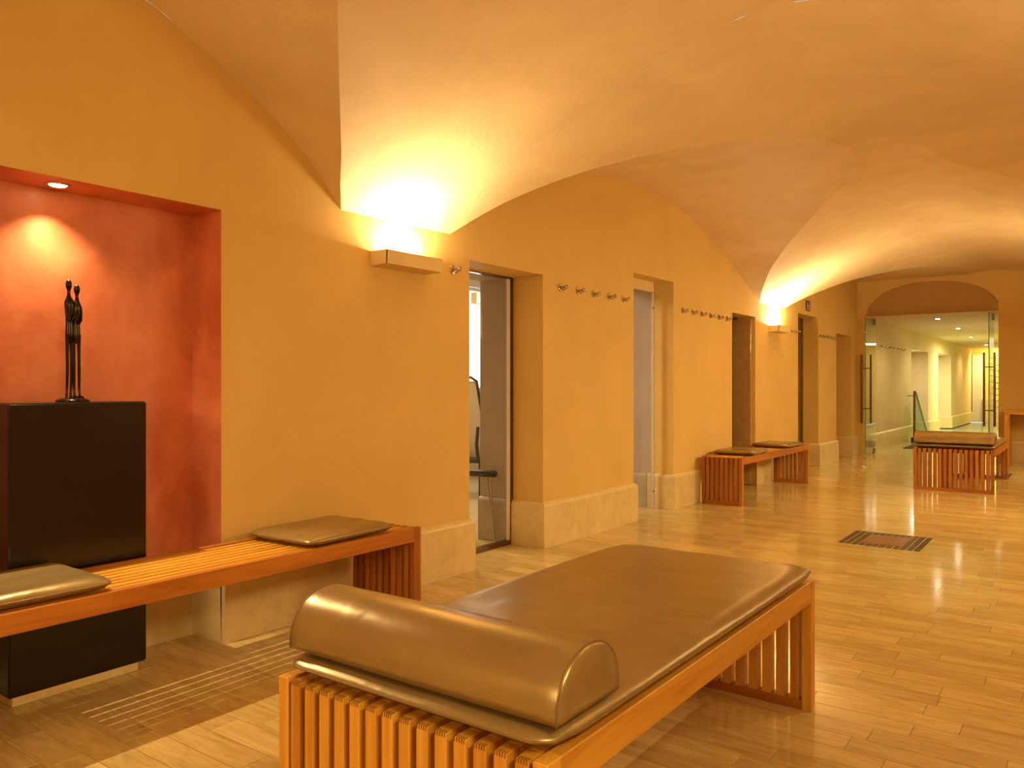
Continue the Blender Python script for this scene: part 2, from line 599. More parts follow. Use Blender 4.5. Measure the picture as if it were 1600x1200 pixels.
rank = []
for i, (a, b, y0, y1) in enumerate(tiles):
    p = proj(((a + b) / 2, (y0 + y1) / 2, 0))
    s = 0
    if p and -60 < p[0] < 1660 and p[1] < 1260 and b > WX + 0.05:
        hid = (-1.62 < (a + b) / 2 < -0.95 and 1.0 < (y0 + y1) / 2 < 2.9)
        if not hid: s = (b - a) / p[2] ** 3
    rank.append((s, i))
rank.sort(reverse=True)
near = {i for s, i in rank[:300] if s > 0}
J = 0.0010


def tile_geo(vs, fs, a, b, y0, y1):
    a += J / 2; b -= J / 2; y0 += J; y1 -= J; c = 0.0008
    i = len(vs)
    vs += [(a, y0, -0.006), (b, y0, -0.006), (b, y1, -0.006), (a, y1, -0.006),
           (a, y0, -c), (b, y0, -c), (b, y1, -c), (a, y1, -c),
           (a + c, y0 + c, 0), (b - c, y0 + c, 0), (b - c, y1 - c, 0), (a + c, y1 - c, 0)]
    for q in ((0, 1, 5, 4), (1, 2, 6, 5), (2, 3, 7, 6), (3, 0, 4, 7), (4, 5, 9, 8), (5, 6, 10, 9), (6, 7, 11, 10), (7, 4, 8, 11), (8, 9, 10, 11)):
        fs.append(tuple(i + k for k in q))


def tinted(me, tints):
    at = me.attributes.new('tint', 'FLOAT_VECTOR', 'POINT')
    at.data.foreach_set('vector', np.array(tints, dtype=np.float32).ravel())


fv, ff, ft = [], [], []
for i, t in enumerate(tiles):
    tint = (random.random(), random.random(), random.random())
    if i in near:
        vs, fs = [], []
        tile_geo(vs, fs, *t)
        me = bpy.data.meshes.new('stone_tile'); me.from_pydata(vs, [], fs); tinted(me, [tint] * 12)
        link('stone_tile', me, M['floor'], floor)
    else:
        tile_geo(fv, ff, *t); ft += [tint] * 12
me = bpy.data.meshes.new('stone_tiles'); me.from_pydata(fv, [], ff); tinted(me, ft)
o = link('stone_tiles_far', me, M['floor'], floor); o['kind'] = 'stuff'

# ------------------------------------------------------------------ baseboards of stone blocks
BH, BT = 0.335, 0.03
_bbcache = {}


def bb_block(parent, p0, p1, nrm, name='stone_block', mat=None, h=BH, ext0=0, ext1=0):
    """block along p0->p1 on the floor plane, proud by BT along nrm, chamfered top"""
    p0 = Vector((*p0, 0)); p1 = Vector((*p1, 0)); nrm = Vector((*nrm, 0)); d = (p1 - p0).normalized()
    p0 = p0 + d * 0.0006; p1 = p1 - d * 0.0006
    prof = [(0.0, 0), (BT, 0), (BT, h - 0.03), (BT - 0.004, h - 0.018), (BT - 0.012, h - 0.008), (0.006, h), (0, h)]
    ra = [p0 + nrm * a + Vector((0, 0, z)) - d * (ext0 * a / BT) for a, z in prof]
    rb_ = [p1 + nrm * a + Vector((0, 0, z)) + d * (ext1 * a / BT) for a, z in prof]
    m = MB(); m.grid([ra, rb_], True); m.cap(ra); m.cap(rb_, True)
    return m.build(name, mat or M['base'], parent)


def bb_run(parent, x, nx, y0, y1, e0=0.0, e1=0.0, mat=None, cuts=None):
    L = y1 - y0; n = max(1, round(L / 0.62))
    c = cuts or [y0 + L * k / n + (random.uniform(-0.1, 0.1) if 0 < k < n else 0) for k in range(n + 1)]
    for k in range(len(c) - 1):
        bb_block(parent, (x, c[k]), (x, c[k + 1]), (nx, 0), ext0=e0 if k == 0 else 0, ext1=e1 if k == len(c) - 2 else 0, mat=mat)


bbL = bpy.data.objects.new('baseboard_left', None); C.objects.link(bbL); struct(bbL)
segs = [(YB, NICHE[0])] + [(NICHE[1], DOORS[0][0])] + [(DOORS[i][1], DOORS[i + 1][0]) for i in range(4)] + [(DOORS[4][1], YE)]
for i, (a, b) in enumerate(segs):
    bb_run(bbL, WX, 1, a, b, BT if i > 1 else 0, BT if 0 < i < 6 else 0, cuts=[4.868, 5.16, 5.95, 6.305] if i == 2 else None)
for i, (a, b, zt) in enumerate(DOORS):
    if i == 2:
        bb_block(bbL, (WX, a), (XB, a), (0, 1), ext0=0); continue
    bb_block(bbL, (WX, b), (-3.54, b), (0, -1), ext0=BT)
    bb_block(bbL, (-3.58 if i == 0 else -3.545, b), (XB, b), (0, -1), mat=M['revealbase'] if i < 2 else None)
    bb_block(bbL, (WX, a), (-3.54, a), (0, 1), ext0=BT)
bbN = bpy.data.objects.new('baseboard_niche', None); C.objects.link(bbN); struct(bbN)
BTs = BT; BT = 0.006
for a, b in ((NICHE[0], 1.3), (1.3, 1.75), (1.75, NICHE[1])):
    bb_block(bbN, (ND, a), (ND, b), (1, 0))
bb_block(bbN, (ND, NICHE[1]), (WX + 0.002, NICHE[1]), (0, -1))
bb_block(bbN, (ND, NICHE[0]), (WX + 0.002, NICHE[0]), (0, 1))
BT = BTs
bbR = bpy.data.objects.new('baseboard_right', None); C.objects.link(bbR); struct(bbR)
bb_run(bbR, RX, -1, YB, YE)
bbE = bpy.data.objects.new('baseboard_end', None); C.objects.link(bbE); struct(bbE)
for a, b in ((AX1, -0.55), (-0.55, 0.1), (0.1, RX)):
    bb_block(bbE, (a, YE), (b, YE), (0, -1))

# ------------------------------------------------------------------ rooms behind the doorways
room = MB()
RXL, RY0, RY1, RZ = -6.5, 2.3, 9.3, 2.75
WIN = (7.35, 8.6, 1.13, 2.48)
room.poly([(XB, RY0, 0), (RXL, RY0, 0), (RXL, RY0, RZ), (XB, RY0, RZ)])
room.poly([(XB, RY1, 0), (RXL, RY1, 0), (RXL, RY1, RZ), (XB, RY1, RZ)])
room.poly([(RXL, RY0, 0), (RXL, WIN[0], 0), (RXL, WIN[0], RZ), (RXL, RY0, RZ)])
room.poly([(RXL, WIN[1], 0), (RXL, RY1, 0), (RXL, RY1, RZ), (RXL, WIN[1], RZ)])
room.poly([(RXL, WIN[0], 0), (RXL, WIN[1], 0), (RXL, WIN[1], WIN[2]), (RXL, WIN[0], WIN[2])])
room.poly([(RXL, WIN[0], WIN[3]), (RXL, WIN[1], WIN[3]), (RXL, WIN[1], RZ), (RXL, WIN[0], RZ)])
me = bpy.data.meshes.new('wall_sideroom'); me.from_pydata(room.v, [], room.f); struct(link('wall_sideroom', me, M['white']))
struct(MB().box(RXL, XB, RY0, RY1, RZ, RZ + 0.05).build('ceiling_sideroom', M['white']))
struct(MB().box(RXL, XB - 0.001, RY0, RY1, -0.05, 0).build('floor_sideroom', M['farfloor']))
win = struct(MB().box(RXL - 0.12, RXL - 0.10, WIN[0], WIN[1], WIN[2], WIN[3]).build('window_1', M['day']))
fr = MB()
for yv in (WIN[0], (WIN[0] + WIN[1]) / 2 - 0.02, WIN[1] - 0.04): fr.box(RXL - 0.1, RXL - 0.05, yv, yv + 0.04, WIN[2], WIN[3])
for zv in (WIN[2], WIN[3] - 0.04): fr.box(RXL - 0.1, RXL - 0.05, WIN[0], WIN[1], zv, zv + 0.04)
fr.build('window_frame', M['frost'], win)
MB().box(RXL - 0.1, RXL + 0.04, WIN[0] - 0.05, WIN[1] + 0.05, WIN[2] - 0.03, WIN[2]).build('window_sill', M['frost'], win)
lamp('AREA', 'window_daylight', (RXL + 0.1, (WIN[0] + WIN[1]) / 2, 1.8), 30, (0.95, 0.97, 1.0), (0, -PI / 2, 0), size=1.2)
lamp('AREA', 'sideroom_fill', (-5.0, 5.2, 2.7), 75, (1.0, 0.80, 0.58), (0, 0, 0), size=0.8)  # area light added to brighten the side room, no fixture
# closets behind the last three doorways
cl = MB()
for (a, b, zt), d in zip(DOORS[2:], (0.5, 0.9, 0.6)):
    x1 = XB - d
    cl.poly([(x1, a - .1, 0), (x1, b + .1, 0), (x1, b + .1, 2.4), (x1, a - .1, 2.4)])
    for yv in (a - .1, b + .1): cl.poly([(XB, yv, 0), (x1, yv, 0), (x1, yv, 2.4), (XB, yv, 2.4)])
    cl.poly([(XB, a - .1, 2.4), (x1, a - .1, 2.4), (x1, b + .1, 2.4), (XB, b + .1, 2.4)])
    cl.poly([(XB, a - .1, 0), (x1, a - .1, 0), (x1, b + .1, 0), (XB, b + .1, 0)])
me = bpy.data.meshes.new('wall_closets'); me.from_pydata(cl.v, [], cl.f); struct(link('wall_closets', me, M['pink']))

# pale linings of the first two doorways on the room side of the glass
M['reveal'] = plaster('pale_reveal_plaster', (0.50, 0.39, 0.31), (0.56, 0.44, 0.35))
lb = MB()
for (a, b, zt), x0 in zip(DOORS[:2], (-3.585, -3.475)):
    lb.box(XB, x0, b - 0.0015, b - 0.0005, BH, zt); lb.box(XB, x0, a, a + 0.001, BH, zt); lb.box(XB, x0, a, b, zt - 0.0015, zt - 0.0005)
struct(lb.build('wall_reveal', M['reveal']))

# door 1: glass in a steel frame
def steel_door(name, ya, yb, zt, x, mat_glass, fmat, fw=0.03):
    f = MB()
    f.box(x - 0.02, x + 0.02, yb - fw, yb - 0.001, 0.0, zt - 0.001)
    f.box(x - 0.02, x + 0.02, ya + 0.001, ya + fw, 0.0, zt - 0.001)
    f.box(x - 0.02, x + 0.02, ya + fw, yb - fw, zt - 0.012, zt - 0.001)
    f.box(x - 0.02, x + 0.02, ya + fw, yb - fw, 0.0, 0.035)
    d = struct(f.build(name, fmat))
    MB().box(x - 0.004, x + 0.004, ya + fw, yb - fw, 0.035, zt - 0.012).build('glass_pane', mat_glass, d)
    return d


d1 = steel_door('door_1', DOORS[0][0], DOORS[0][1], DOORS[0][2], -3.56, M['glass'], M['steel_dark'], 0.035)
MB().box(-3.553, -3.543, DOORS[0][1] - 0.075, DOORS[0][1] - 0.037, 0.036, 2.0).build('seal_strip', M['frost'], d1)

# door 2: frameless leaf with pale edge strip
ya, yb, zt = DOORS[1]
f2 = MB(); f2.box(-3.47, -3.43, ya + 0.001, yb - 0.10, 2.105, zt - 0.001)
d2 = struct(f2.build('door_2', M['sconce']))
MB().box(-3.45, -3.44, ya + 0.01, yb - 0.115, 0.005, 2.1).build('glass_leaf', M['glass'], d2)
MB().box(-3.455, -3.435, yb - 0.114, yb - 0.085, 0.005, 2.1).build('edge_strip', M['frost'], d2)
MB().box(-3.455, -3.435, yb - 0.084, yb - 0.078, 0.005, 2.1).build('edge_trim', M['steel_dark'], d2)
for zz in (0.17, 1.95):
    MB().lathe([(0.008, 0), (0.008, 0.005)], (-3.434, yb - 0.10, zz), 'x', 10).build('screw', M['sign'], d2)
# door 3: glossy brown leaf on the jamb
ya, yb, zt = DOORS[2]
f3 = MB().box(-3.53, -3.49, ya + 0.002, yb - 0.002, zt - 0.02, zt - 0.002)
d3 = struct(f3.build('door_3', M['steel_dark']))
cbox('door_leaf', M['brownleaf'], d3, -3.70, -3.31, yb - 0.045, yb - 0.006, 0.006, zt - 0.03, 0.003)
cbox('door_frame', M['steel_dark'], d3, -3.56, -3.53, ya + 0.01, yb - 0.05, 0.0, zt - 0.03, 0.002)
# door 4: glass with steel edge ; door 5: recessed pale leaf
ya, yb, zt = DOORS[3]
d4 = steel_door('door_4', ya, yb, zt, -3.505, M['glass'], M['steel'], 0.035)
ya, yb, zt = DOORS[4]
d5 = struct(MB().box(-3.86, -3.82, ya + 0.002, yb - 0.002, 0.003, zt - 0.002).build('door_5', M['pink']))
MB().lathe([(0.011, 0), (0.011, 0.05), (0.02, 0.051), (0.02, 0.06)], (-3.82, ya + 0.1, 1.0), 'x', 12).build('door_handle', M['steel'], d5)

# ------------------------------------------------------------------ far room beyond the glass doors
FX = -3.17
FXR = -0.95
YF = 30.0


def y_at(u, x):
    d = fwd + rgt_ * ((u - 800) / FPX); return x / d.x * d.y


OP = [(y_at(1424, FX), y_at(1450, FX), 2.0), (y_at(1466, FX), y_at(1486, FX), 2.03)]
FZ = 2.39
fb = MB(); BAYS_KEEP = BAYS; BAYS = []
wall_mesh(fb, FX, 0.5, YJ, YF, lambda y: FZ, OP, 1.0)
fb.poly([(AX0, YJ, 0), (FX, YJ, 0), (FX, YJ, FZ), (AX0, YJ, FZ)])
BAYS = BAYS_KEEP
for a, b, zt in OP:
    pass
me = bpy.data.meshes.new('wall_far'); me.from_pydata(fb.v, [], fb.f); struct(link('wall_far', me, M['farwall']))
rc = MB()
for a, b, zt in OP:
    rc.poly([(FX - 0.45, a, 0), (FX - 0.45, b, 0), (FX - 0.45, b, zt), (FX - 0.45, a, zt)])
me = bpy.data.meshes.new('rec'); me.from_pydata(rc.v, [], rc.f); struct(link('wall_recess', me, M['white']))
fr = MB()
fr.poly([(FXR, YJ, 0), (FXR, YF, 0), (FXR, YF, FZ), (FXR, YJ, FZ)])
fr.poly([(AX1, YJ, 0), (FXR, YJ, 0), (FXR, YJ, FZ), (AX1, YJ, FZ)])
me = bpy.data.meshes.new('wfr'); me.from_pydata(fr.v, [], fr.f); struct(link('wall_farright', me, M['gold']))
struct(MB().box(FX - 0.5, FXR, YF, YF + 0.1, 0, FZ).build('wall_farend', M['gold']))
struct(MB().box(FX - 0.5, FXR, YE + 0.14, YF, FZ, FZ + 0.08).build('ceiling_far', M['farwall']))
struct(MB().box(FX - 0.6, FXR + 0.1, YE + 0.02, 20.2, -0.1, 0).build('floor_far', M['farfloor']))
bbF = bpy.data.objects.new('baseboard_far', None); C.objects.link(bbF); struct(bbF)
sg = [(AX0 and YE + 0.42, OP[0][0]), (OP[0][1], OP[1][0]), (OP[1][1], YF)]
for i, (a, b) in enumerate(sg):
    bb_run(bbF, FX, 1, a, b, BT if i else 0, BT)
for a, b, zt in OP:
    bb_block(bbF, (FX, b), (FX - 0.45, b), (0, -1), ext0=BT)
    bb_block(bbF, (FX - 0.45, a), (FX - 0.45, b), (1, 0))
pool = MB().box(FX - 0.5, FXR, 20.2, YF, -0.1, -0.02).build('pool_water', M['water'])
pool['label'] = 'still pale green pool water beyond the glass doors'; pool['category'] = 'pool'
# beige panel and low stone on the end wall
o = cbox('wall_panel', M['frost'], None, FX + 0.02, -2.86, YF - 0.14, YF - 0.002, 0.0, 2.2, 0.01)
o['label'] = 'tall smooth beige panel at the far left end of the pool room'; o['category'] = 'panel'
o = cbox('stone_ledge', M['base'], None, -2.85, FXR - 0.02, YF - 0.2, YF - 0.002, -0.02, 0.75, 0.01)
o['label'] = 'low golden stone ledge along the far end of the pool room'; o['category'] = 'ledge'

# ------------------------------------------------------------------ lamps and added fill lights in the far room
FL = [(-2.218, 15.947), (-2.246, 18.886), (-2.4, 22.5), (-2.5, 27.1)]
names = ['nearest ceiling downlight beyond the glass doors', 'second ceiling downlight beyond the glass doors',
         'third ceiling downlight beyond the glass doors', 'farthest ceiling downlight above the golden end wall']
for (x, y), lb in zip(FL, names):
    t = thing('downlight', 'small round ' + lb, 'downlight', (x, y, FZ), group='downlights beyond the glass doors')
    MB().lathe([(0.036, -0.004), (0.052, -0.006), (0.055, -0.002), (0.055, 0)], (0, 0, 0), 'z', 20).build('trim_ring', M['steel'], t)
    MB().lathe([(0.001, -0.007), (0.034, -0.007), (0.036, -0.004)], (0, 0, 0), 'z', 20).build('lens', M['lampfar'], t)
    lamp('SPOT', 'far_spot', (0, 0, -0.02), P_FAR, (1.0, 0.86, 0.50), (0, 0, 0), t, spot_size=2.6, spot_blend=0.8, shadow_soft_size=0.05)
lamp('AREA', 'end_wall_washer', (-2.2, YF - 0.6, 2.3), 60, (1.0, 0.84, 0.4), (0.5, 0, 0), size=0.5)
lamp('AREA', 'pool_ceiling_fill', (-1.9, 23, 2.3), 100, (0.93, 0.95, 0.62), (0, 0, 0), size=0.8)  # fill added for the middle of the far room, no fixture
for a, b, zt in OP:
    lamp('AREA', 'recess_fill', (FX - 0.2, (a + b) / 2, zt - 0.05), 16, (1.0, 0.9, 0.72), (0, 0, 0), size=0.3)  # area light added in each recess to brighten its back
lamp('AREA', 'pool_up_fill', (-1.6, 18, 0.35), 10, (0.93, 0.9, 0.55), (PI, 0, 0), size=0.4)  # upward fill added in the far room, no fixture

# ------------------------------------------------------------------ sconces
def sconce_tree(loc, rz, label, power=P_SCONCE):
    t = thing('wall_sconce', label, 'sconce', loc, rz, 'uplight sconces under the vault springers')
    # local: +x out of the wall, y along it; hollow open-topped box with slanted underside
    W, D, H = 0.46, 0.135, 0.078
    m = MB(); e = 0.008
    m.box(D - e, D, -W / 2, W / 2, 0, H)
    m.poly([(0, -W / 2, -0.004), (D, -W / 2, 0), (D, -W / 2, H), (0, -W / 2, H)])
    m.poly([(0, W / 2, -0.004), (D, W / 2, 0), (D, W / 2, H), (0, W / 2, H)])
    m.poly([(0, -W / 2 + e, 0), (D - e, -W / 2 + e, 0.004), (D - e, -W / 2 + e, H), (0, -W / 2 + e, H)])
    m.poly([(0, W / 2 - e, 0), (D - e, W / 2 - e, 0.004), (D - e, W / 2 - e, H), (0, W / 2 - e, H)])
    m.poly([(0, -W / 2, H), (D - e, -W / 2, H), (D - e, -W / 2 + e, H), (0, -W / 2 + e, H)])
    m.poly([(0, W / 2, H), (D - e, W / 2, H), (D - e, W / 2 - e, H), (0, W / 2 - e, H)])
    m.poly([(0, -W / 2, -0.004), (D, -W / 2, 0), (D, W / 2, 0), (0, W / 2, -0.004)])
    m.poly([(0, -W / 2, 0.004), (D, -W / 2, 0.008), (D, W / 2, 0.008), (0, W / 2, 0.004)])
    m.build('housing', M['sconce'], t)
    MB().tube([(0.06, -0.09, 0.04), (0.06, 0.09, 0.04)], 0.009, 10).build('lamp_tube', M['lamp'], t, smooth=True)
    for a_, b_ in ((-0.115, -0.09), (0.09, 0.115)): MB().box(0.045, 0.075, a_, b_, 0.008, 0.055).build('lamp_holder', M['frost'], t)
    lamp('AREA', 'sconce_light', (0.065, 0, 0.062), power, SCONCE_COL, (PI, 0, 0), t, shape='RECTANGLE', size=0.07, size_y=0.22)
    return t


sconce_tree((WX, 3.36, 1.875), 0, 'plain ochre box sconce nearest the red niche, glowing up the vault')
sconce_tree((WX, 10.16, 1.875), 0, 'plain ochre box sconce beyond the small slatted bench, glowing up the vault', P_SCONCE_FAR)
sconce_tree((RX, 3.36, 1.875), PI, 'box sconce on the right wall opposite the red niche end')
sconce_tree((RX, 10.16, 1.875), PI, 'box sconce on the right wall opposite the small slatted bench', P_SCONCE_FAR)
sconce_tree((WX, -3.36, 1.875), 0, 'box sconce on the left wall behind the camera')
sconce_tree((RX, -3.36, 1.875), PI, 'box sconce on the right wall behind the camera')

# niche spotlight
t = thing('niche_spotlight', 'recessed round spotlight in the top of the red niche', 'spotlight', (-3.392, 1.517, NICHE[2]))
MB().lathe([(0.034, -0.003), (0.042, -0.007), (0.048, -0.004), (0.048, 0)], (0, 0, 0), 'z', 28).build('trim_ring', M['steel'], t)
MB().lathe([(0.001, -0.006), (0.03, -0.006), (0.034, -0.003)], (0, 0, 0), 'z', 28).build('lens', M['lampspot'], t)
lamp('SPOT', 'niche_spot', (0, 0, -0.03), P_NICHE, (1.0, 0.74, 0.42), (0, 0, 0), t, spot_size=1.95, spot_blend=1.0, shadow_soft_size=0.006)
lamp('SPOT', 'niche_spot_core', (0.004, 0, -0.03), 90.0, (1.0, 0.78, 0.45), (0, -0.46, 0), t, spot_size=1.2, spot_blend=0.3, shadow_soft_size=0.005)

# fill panels added on the unseen right and back walls to brighten the corridor
def fill_panel(label, loc, rz, w_, h_, power, tilt=0.0):
    t = thing('fill_panel', label, 'fill light panel', loc, rz, 'added fill panels out of view')
    t.rotation_euler = (0, tilt, rz)
    cbox('panel_frame', M['sconce'], t, 0.001, 0.04, -w_ / 2 - 0.04, w_ / 2 + 0.04, -h_ / 2 - 0.04, h_ / 2 + 0.04, 0.004)
    MB().box(0.041, 0.046, -w_ / 2, w_ / 2, -h_ / 2, h_ / 2).build('diffuser', M['fillpanel'], t)
    lamp('AREA', 'panel_fill', (0.05, 0, 0), power, WARM, (0, -PI / 2, 0), t, shape='RECTANGLE', size=h_, size_y=w_, spread=2.3)


fill_panel('added fill light panel on the right wall beside the foreground daybed', (RX - 0.17, 0.6, 1.95), PI, 0.8, 0.4, P_PANEL * 0.75, 0.6)
fill_panel('added fill light panel on the right wall facing the first doorway', (RX - 0.17, 5.2, 1.95), PI, 0.8, 0.4, P_PANEL * 0.95, 0.6)
fill_panel('added fill light panel on the right wall facing the small bench', (RX - 0.17, 8.3, 1.95), PI, 0.8, 0.4, P_PANEL * 1.5, 0.6)
fill_panel('added fill light panel on the right wall beside the distant daybed', (RX - 0.17, 12.2, 1.95), PI, 0.8, 0.4, P_PANEL, 0.6)
fill_panel('wide added fill light panel on the back wall behind the camera', (-1.0, YB + 0.2, 2.25), PI / 2, 2.0, 0.6, P_BACK * 1.15, 0.5)


# ------------------------------------------------------------------ slatted benches
def slat_bench(name, label, cat, x0, x1, y0, y1, nsl, group, rail_h=0.07, joints=False, red=False):
    mx, my, mz = (M['rx'], M['ry'], M['rz']) if red else (M['wx'], M['wy'], M['wz'])
    H = 0.48; cx, cy = (x0 + x1) / 2, (y0 + y1) / 2
    t = thing(name, label, cat, (cx, cy, 0), 0, group)
    a, b = x0 - cx, x1 - cx; c, d = y0 - cy, y1 - cy
    P = 0.05; RW = 0.035
    # long rails, mitred visually by end posts
    for s0, s1 in ((a, a + RW), (b - RW, b)):
        cbox('rail', my, t, s0, s1, c + P, d - P, H - rail_h, H, 0.002)
        for e0, e1 in ((c, c + P), (d - P, d)):
            cbox('post', mz, t, s0, s1, e0, e1, 0.0, H, 0.002)
    inner = (b - RW) - (a + RW)
    pitch = inner / nsl; sw = pitch * 0.62
    top = H - 0.004; leg_bot = 0.036
    me_leg = cbox_mesh(-sw / 2, sw / 2, -0.025, 0.025, -(top - leg_bot) / 2, (top - leg_bot) / 2, 0.0018)
    me_top = cbox_mesh(-sw / 2, sw / 2, -(d - c - 0.102) / 2 , (d - c - 0.102) / 2, -0.024, 0.024, 0.0018)
    me_leg.materials.append(mz); me_top.materials.append(M['wy'])
    fj = MB()
    for k in range(nsl):
        x = a + RW + pitch * (k + 0.5)
        link('top_slat', me_top, None, t, (x, 0, top - 0.024))
        for yv, s in ((c + 0.026, 1), (d - 0.026, -1)):
            link('leg_slat', me_leg, None, t, (x, yv, (top + leg_bot) / 2))
            if joints and s == 1:
                for q in range(5):
                    xx = x - sw / 2 + sw * (q + 0.5) / 5
                    fj.box(xx - 0.0012, xx + 0.0012, yv - 0.0254, yv - 0.012, top - 0.009, top + 0.0004)
    if joints:
        o = fj.build('finger_joints', M['wdark'], t); o['kind'] = 'stuff'
    for e0, e1 in ((c + 0.002, c + 0.049), (d - 0.049, d - 0.002)):
        cbox('bottom_rail', M['rx'], t, a + RW, b - RW, e0, e1, 0.0, 0.0355, 0.002)
    return t


slat_bench('slatted_bench', 'long cedar slatted bench against the left wall under the red niche', 'bench', -3.205, -2.755, 0.62, 2.99, 8, 'slatted benches along the left wall', red=True)
slat_bench('slatted_bench', 'cedar slatted bench by the third doorway, far along the left wall', 'bench', -3.205, -2.785, 7.67, 9.98, 7, 'slatted benches along the left wall', red=True)
DB1 = slat_bench('daybed', 'slatted cedar frame of the large daybed in the foreground', 'daybed', -1.63, -0.83, 1.25, 3.05, 14, 'slatted daybeds', 0.08, True)
DB2 = slat_bench('daybed', 'slatted cedar frame of the distant daybed before the glass doors', 'daybed', -1.66, -0.86, 10.15, 11.97, 14, 'slatted daybeds', 0.08, red=True)


# ------------------------------------------------------------------ upholstery
def pillow_mesh(L, W, T, n=3.0, e=14, sag=0.0, nu=40, nv=40, flat=0.35):
    """rounded-rectangle pad, seam at z=0, thickness T, centred"""
    m = MB()
    def bound(a):  # superellipse boundary
        ca, sa = math.cos(a), math.sin(a)
        r = (abs(ca) ** e + abs(sa) ** e) ** (-1 / e)
        return ca * r, sa * r
    rings = 22; N = 96
    for side in (1, -1):
        rows = []
        for k in range(rings + 1):
            q = k / rings; rr = 1 - (1 - q) ** 2.2   # from the centre to the edge, denser near the edge
            row = []
            for j in range(N):
                bx, by = bound(2 * PI * j / N)
                x, y = bx * rr, by * rr
                hx = (1 - min(1, abs(x)) ** (L / 0.05)) ; hy = (1 - min(1, abs(y)) ** (W / 0.05))
                dx = (1 - abs(x)) * L / 2; dy = (1 - abs(y)) * W / 2
                ed = min(dx, dy, (1 - rr) * min(L, W) / 2 + 0.0)
                rw = T * 1.0
                s = min(1.0, ed / rw); hgt = (1 - (1 - s) ** 2) ** 0.6
                z = T * (0.5 if side > 0 else -0.5) * hgt
                z += side * 0.0015 * math.sin(9 * x + 4 * y * W) * hgt
                row.append((x * L / 2, y * W / 2, z))
            rows.append(row)
        m.grid(rows[1:], True, flip=side < 0)
        m.cap(rows[1], flip=side < 0)
    me = m.mesh('pad')
    bm = bmesh.new(); bm.from_mesh(me); bmesh.ops.remove_doubles(bm, verts=bm.verts, dist=1e-5)
    bmesh.ops.recalc_face_normals(bm, faces=bm.faces); bm.to_mesh(me); bm.free()
    rim = [(bound(2 * PI * j / N)[0] * L / 2, bound(2 * PI * j / N)[1] * W / 2, 0) for j in range(N)]
    return me, rim


def piping_mesh(rim, r=0.0035):
    m = MB(); pts = [Vector(p) for p in rim]; n = len(pts); rows = []
    for k in range(n + 1):
        p = pts[k % n]; tq = (pts[(k + 1) % n] - pts[(k - 1) % n]).normalized()
        a = Vector((0, 0, 1)) if abs(tq.z) < 0.95 else Vector((1, 0, 0))
        b_ = tq.cross(a).normalized(); a = b_.cross(tq).normalized()
        rows.append([p + a * math.cos(q) * r + b_ * math.sin(q) * r for q in (0, PI / 3, 2 * PI / 3, PI, 4 * PI / 3, 5 * PI / 3)])
    m.grid(rows, True); return m.mesh('piping')


cm, crim = pillow_mesh(0.44, 0.54, 0.048)
cpip = piping_mesh(crim, 0.0022)


def cushion(x, y, z, rz, label, group='flat bronze bench cushions'):
    t = thing('seat_cushion', label, 'cushion', (x, y, z), rz, group)
    link('cover', cm, M['leather'], t, (0, 0, 0.025), smooth=True)
    link('piping', cpip, M['seam'], t, (0, 0, 0.025), smooth=True)
    return t


cushion(-2.985, 2.55, 0.4805, 0.03, 'flat bronze leather cushion on the right end of the long bench')
cushion(-3.0, 1.17, 0.4805, -0.02, 'flat bronze leather cushion cut by the left edge of the photo, on the long bench')
cushion(-2.99, 8.22, 0.4805, 0.05, 'flat bronze leather cushion on the near end of the distant bench')
cushion(-2.995, 9.42, 0.4805, -0.03, 'flat bronze leather cushion on the far end of the distant bench')

mm, mrim = pillow_mesh(0.81, 1.80, 0.054, e=20)
mpip = piping_mesh(mrim, 0.0026)
flap = MB().box(-0.41 + .012, 0.41 - .012, -0.3, 0.3, -0.001, 0.001)


def mattress(x, y, label):
    t = thing('daybed_mattress', label, 'mattress', (x, y, 0.4795), 0, 'thin bronze daybed mattresses')
    link('cover', mm, M['leather'], t, (0, 0, 0.0285), smooth=True)
    link('piping', mpip, M['seam'], t, (0, 0, 0.0285), smooth=True)
    return t


mattress(-1.232, 2.160, 'thin bronze leather mattress on the large foreground daybed')
mattress(-1.262, 11.08, 'thin bronze leather mattress on the distant daybed before the glass doors')


